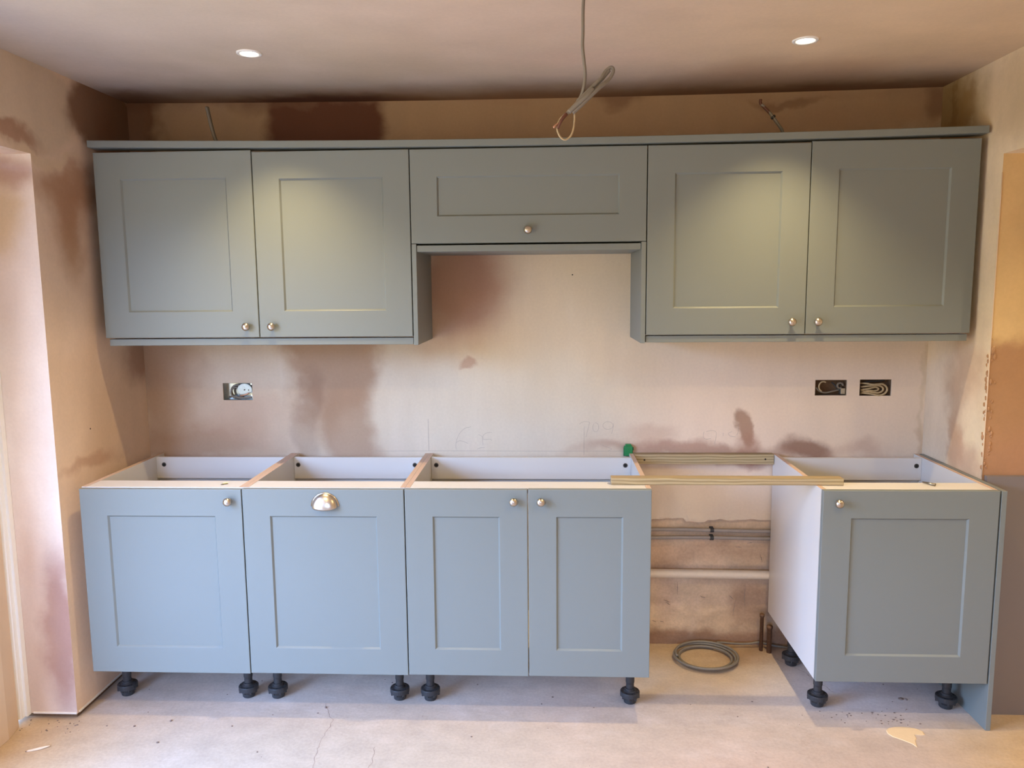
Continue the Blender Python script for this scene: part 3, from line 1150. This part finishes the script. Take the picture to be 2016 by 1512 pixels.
s = SOCK[2]
t = thing('socket_box', 'right socket box, packed with dusty looped cable', 'socket', (3.119, 0, 1.140), 'open socket boxes')
recess(t, s, M['masonry'])
tub('cable', [(3.062, .024, 1.192), (3.085, .010, 1.192), (3.110, .004, 1.188)] + ellipse(3.135, 1.167, .034, .025, .003, 1.3, -1.7, 12) + [(3.100, .008, 1.148), (3.066, .02, 1.150)], .0042, M['cream_cable'], t)
tub('cable', [(3.066, .02, 1.176), (3.09, .008, 1.181)] + ellipse(3.128, 1.168, .026, .016, .006, 1.5, -1.5, 12) + [(3.095, .010, 1.156), (3.066, .018, 1.160)], .0040, M['cream_cable'], t)
tub('cable', [(3.066, .022, 1.164), (3.09, .010, 1.169)] + ellipse(3.118, 1.168, .018, .008, .010, 1.4, -1.5, 10) + [(3.088, .012, 1.160), (3.066, .022, 1.146)], .0038, M['cream_cable'], t)
tub('cable', [(3.062, .03, 1.186), (3.09, .022, 1.198), (3.13, .02, 1.200), (3.165, .022, 1.204)], .0040, M['black'], t)

# nail hole, pencil marks
bm = bmesh.new()
lathe(bm, [(.0030, -.0008), (.0030, .0005)], (1.830, 0, 1.664), 'y', 10)
o = obj('nail_hole', bm, M['darkhole'])
o.parent = wall_back
bm = bmesh.new()
lathe(bm, [(.0032, -.0006), (.0032, .0005)], (LX, -.437, 1.079), 'x', 10)
o = obj('nail_hole', bm, M['darkhole'])
o.parent = wall_left


def stroke(bm, pts, wd=.0009):
    P = smooth_path([(x, -.0006, z) for x, z in pts], 5)
    vr = []
    for i, p in enumerate(P):
        t_ = P[min(i + 1, len(P) - 1)] - P[max(i - 1, 0)]
        n_ = Vector((-t_.z, 0, t_.x)).normalized() * wd / 2
        vr.append((bm.verts.new(p - n_), bm.verts.new(p + n_)))
    for a, b in zip(vr, vr[1:]):
        bm.faces.new((a[0], b[0], b[1], a[1]))


bm = bmesh.new()
stroke(bm, [(1.1975, 1.041), (1.1978, .97), (1.198, .898)], .0013)
stroke(bm, [(.961, .8975), (1.3, .899), (1.7, .898), (2.05, .8985)], .0010)
stroke(bm, [(1.861, 1.018), (1.872, 1.026), (1.888, 1.030), (1.905, 1.026), (1.902, 1.012), (1.896, .985), (1.889, .960)])   # 7
stroke(bm, ellipse_ := [(1.932 + .013 * math.cos(a), 1.004 + .020 * math.sin(a)) for a in [2.2 + .55 * i for i in range(12)]])   # 0
stroke(bm, [(1.985 + .022 * math.cos(a), 1.012 + .017 * math.sin(a)) for a in [1.6 + .55 * i for i in range(13)]])    # 0
stroke(bm, [(1.882, 1.008), (1.8815, .95), (1.8812, .882)])
stroke(bm, [(2.010, 1.022), (2.006, .995), (2.001, .975)])
stroke(bm, [(1.386, 1.006), (1.360, 1.000), (1.338, .980), (1.325, .955), (1.318, .925), (1.320, .905)])   # 6
stroke(bm, [(1.318, .935), (1.335, .944), (1.355, .940), (1.372, .932)])
stroke(bm, [(1.478, .982), (1.455, .979), (1.440, .968), (1.436, .950), (1.438, .925)])
stroke(bm, [(1.438, .952), (1.452, .950), (1.470, .952), (1.476, .945)])
stroke(bm, [(1.420, .972), (1.432, .965), (1.440, .955)])
stroke(bm, [(1.410, .905), (1.425, .912), (1.446, .914)])
stroke(bm, [(1.960, .925), (1.985, .915), (2.002, .908), (1.985, .898)])
stroke(bm, [(2.41, .985), (2.43, .990), (2.45, .985), (2.452, .965), (2.446, .93)])
stroke(bm, [(2.40, .985), (2.398, .960), (2.410, .952), (2.430, .955)])
stroke(bm, [(2.482, .980), (2.482, .966)])
stroke(bm, [(2.545, 1.02), (2.546, .985), (2.54, .97)])
stroke(bm, [(2.52, .985), (2.505, .978), (2.512, .966), (2.535, .962)])
o = obj('pencil_marks', bm, M['pencil'])
o.parent = wall_back

# ------------------------------------------------------------------ board in the alcove
bm = bmesh.new()
y0b, y1b = -.500, -.480
prof = [((3.336, -.505), (3.336, -.487)), ]
rings = []
for z, yy in ((.0, -.520), (.9085, -.482)):
    rings.append([(3.336, yy, z), (3.98, yy, z), (3.98, yy + .018, z + .0008), (3.336, yy + .018, z + .0008)])
vr = loft(bm, rings)
bm.faces.new(vr[0])
bm.faces.new(vr[1])
tag(obj('leaning_board', bm, M['board']), 'dark grey board leaning against the wall past the end panel', 'board')

# ------------------------------------------------------------------ floor details
bm = bmesh.new()
out_ = [(2.950, -.640), (2.968, -.622), (2.990, -.616), (3.020, -.613), (3.046, -.617), (3.066, -.626), (3.080, -.642), (3.078, -.664), (3.060, -.668), (3.040, -.664), (3.036, -.690), (3.026, -.702), (3.014, -.744), (3.005, -.722), (2.988, -.706), (2.972, -.692), (2.956, -.680), (2.947, -.660)]
cx_, cy_ = 3.01, -.655
r0 = [(x, y, .0002) for x, y in out_]
r1 = [(cx_ + (x - cx_) * .95, cy_ + (y - cy_) * .95, .0016) for x, y in out_]
vr = loft(bm, [r0, r1])
bm.faces.new(vr[1])
bm.faces.new(vr[0])
tag(obj('plaster_splash', bm, M['splat']), 'flat dried cream plaster splash on the floor before the rightmost base unit', 'splash')


def crack(pts, wd):
    bm = bmesh.new()
    P = []
    for a, b in zip(pts, pts[1:]):
        for k in range(14):
            q = k / 14
            P.append((a[0] + (b[0] - a[0]) * q, a[1] + (b[1] - a[1]) * q))
    vr = []
    for i, (x, y) in enumerate(P):
        x += .008 * mnoise.noise((x * 40, y * 40, 2)) + .003 * mnoise.noise((x * 200, y * 200, 4))
        ww = wd * (.5 + abs(mnoise.noise((i * .7, 1, 1))) * 1.6)
        vr.append((bm.verts.new((x - ww, y, .0003)), bm.verts.new((x + ww, y + ww * .4, .0003))))
    for a, b in zip(vr, vr[1:]):
        bm.faces.new((a[0], b[0], b[1], a[1]))
    o = obj('crack', bm, M['crack'])
    o.parent = floor


crack([(.850, -.52), (.880, -.58), (.913, -.643), (.903, -.774), (.922, -.927), (.94, -1.1)], .0014)
crack([(1.110, -.80), (1.115, -.87), (1.112, -1.0)], .0014)
crack([(2.70, -.08), (2.74, -.14), (2.80, -.22), (2.83, -.30), (2.86, -.38)], .0011)
crack([(2.15, .0), (2.3, .012), (2.42, .008), (2.6, .014)], .0016)

bm = bmesh.new()
for (x, z, dx, dz) in ((2.24, .215, .03, -.012), (2.25, .205, .02, -.016), (2.19, .12, .02, -.01), (2.225, .115, .018, -.004), (2.56, .22, -.012, -.08), (2.53, .24, .02, -.02), (2.60, .48, .03, .008), (2.55, .465, .03, -.004), (2.30, .30, .002, -.06), (2.60, .29, .0, -.10), (2.66, .43, .012, -.035), (2.40, .235, .03, -.01)):
    vr = []
    for i in range(9):
        q = i / 8
        xx, zz = x + dx * q + .004 * mnoise.noise((q * 5, x * 9, z * 9)), z + dz * q + .004 * mnoise.noise((q * 5, x * 9, z * 9 + 4))
        ww = .0012 * (1 - abs(2 * q - 1)) + .0004
        yy = YB - .020
        vr.append((bm.verts.new((xx - ww, yy, zz - ww)), bm.verts.new((xx + ww, yy, zz + ww))))
    for a, b in zip(vr, vr[1:]):
        bm.faces.new((a[0], b[0], b[1], a[1]))
o = obj('scratches', bm, M['crack'])
o['kind'] = 'stuff'
o.parent = wall_back
bm = bmesh.new()
random.seed(11)
spots = []
for k in range(150):
    reg = random.random()
    if reg < .35:
        x, y = random.uniform(-.2, 3.4), random.uniform(-.62, -.2)
    elif reg < .6:
        x, y = random.uniform(2.75, 3.1), random.gauss(-.56, .03)
    elif reg < .75:
        x, y = random.uniform(-.25, .0), random.uniform(-.76, -.67)
    else:
        x, y = random.uniform(-.3, 4.0), random.uniform(-1.4, -.65)
    spots.append((x, y, random.uniform(.0012, .0036)))
spots += [(.50, -.38, .010), (.49, -.375, .007), (.86, -.55, .006), (3.10, -.42, .008), (3.12, -.425, .006), (.18, -.70, .005), (.30, -.66, .006), (.32, -.80, .005)]
for (x, y, s_) in spots:
    r = bmesh.ops.create_icosphere(bm, subdivisions=1, radius=s_)
    ax = random.uniform(.7, 1.6)
    for v in r['verts']:
        v.co = Vector((x + v.co.x * ax, y + v.co.y, max(.0, v.co.z * .55 + s_ * .3)))
tag(obj('plaster_crumbs', bm, M['chip']), 'grey and brown crumbs of plaster scattered over the concrete floor', 'debris', kind='stuff')
bm = bmesh.new()
r = bmesh.ops.create_icosphere(bm, subdivisions=2, radius=1)
for v in r['verts']:
    k = 1 + .25 * mnoise.noise(v.co * 2)
    v.co = Vector((-.085 + v.co.x * .032 * k + v.co.y * .012, -.852 + v.co.y * .014 * k + v.co.x * .014, max(0.0001, .003 + v.co.z * .005 * k)))
tag(obj('plaster_lump', bm, M['lining'], smooth=True), 'flat pink flake of plaster on the floor by the patio door', 'debris')
bm = bmesh.new()
tube(bm, [(.872, -.275, .006), (.885, -.292, .012), (.905, -.288, .010), (.925, -.280, .006)], .004, 6, 3)
tag(obj('pipe_offcut', bm, M['trimwhite'], smooth=True), 'small white scrap on the floor under the unit with the cup handle', 'debris')
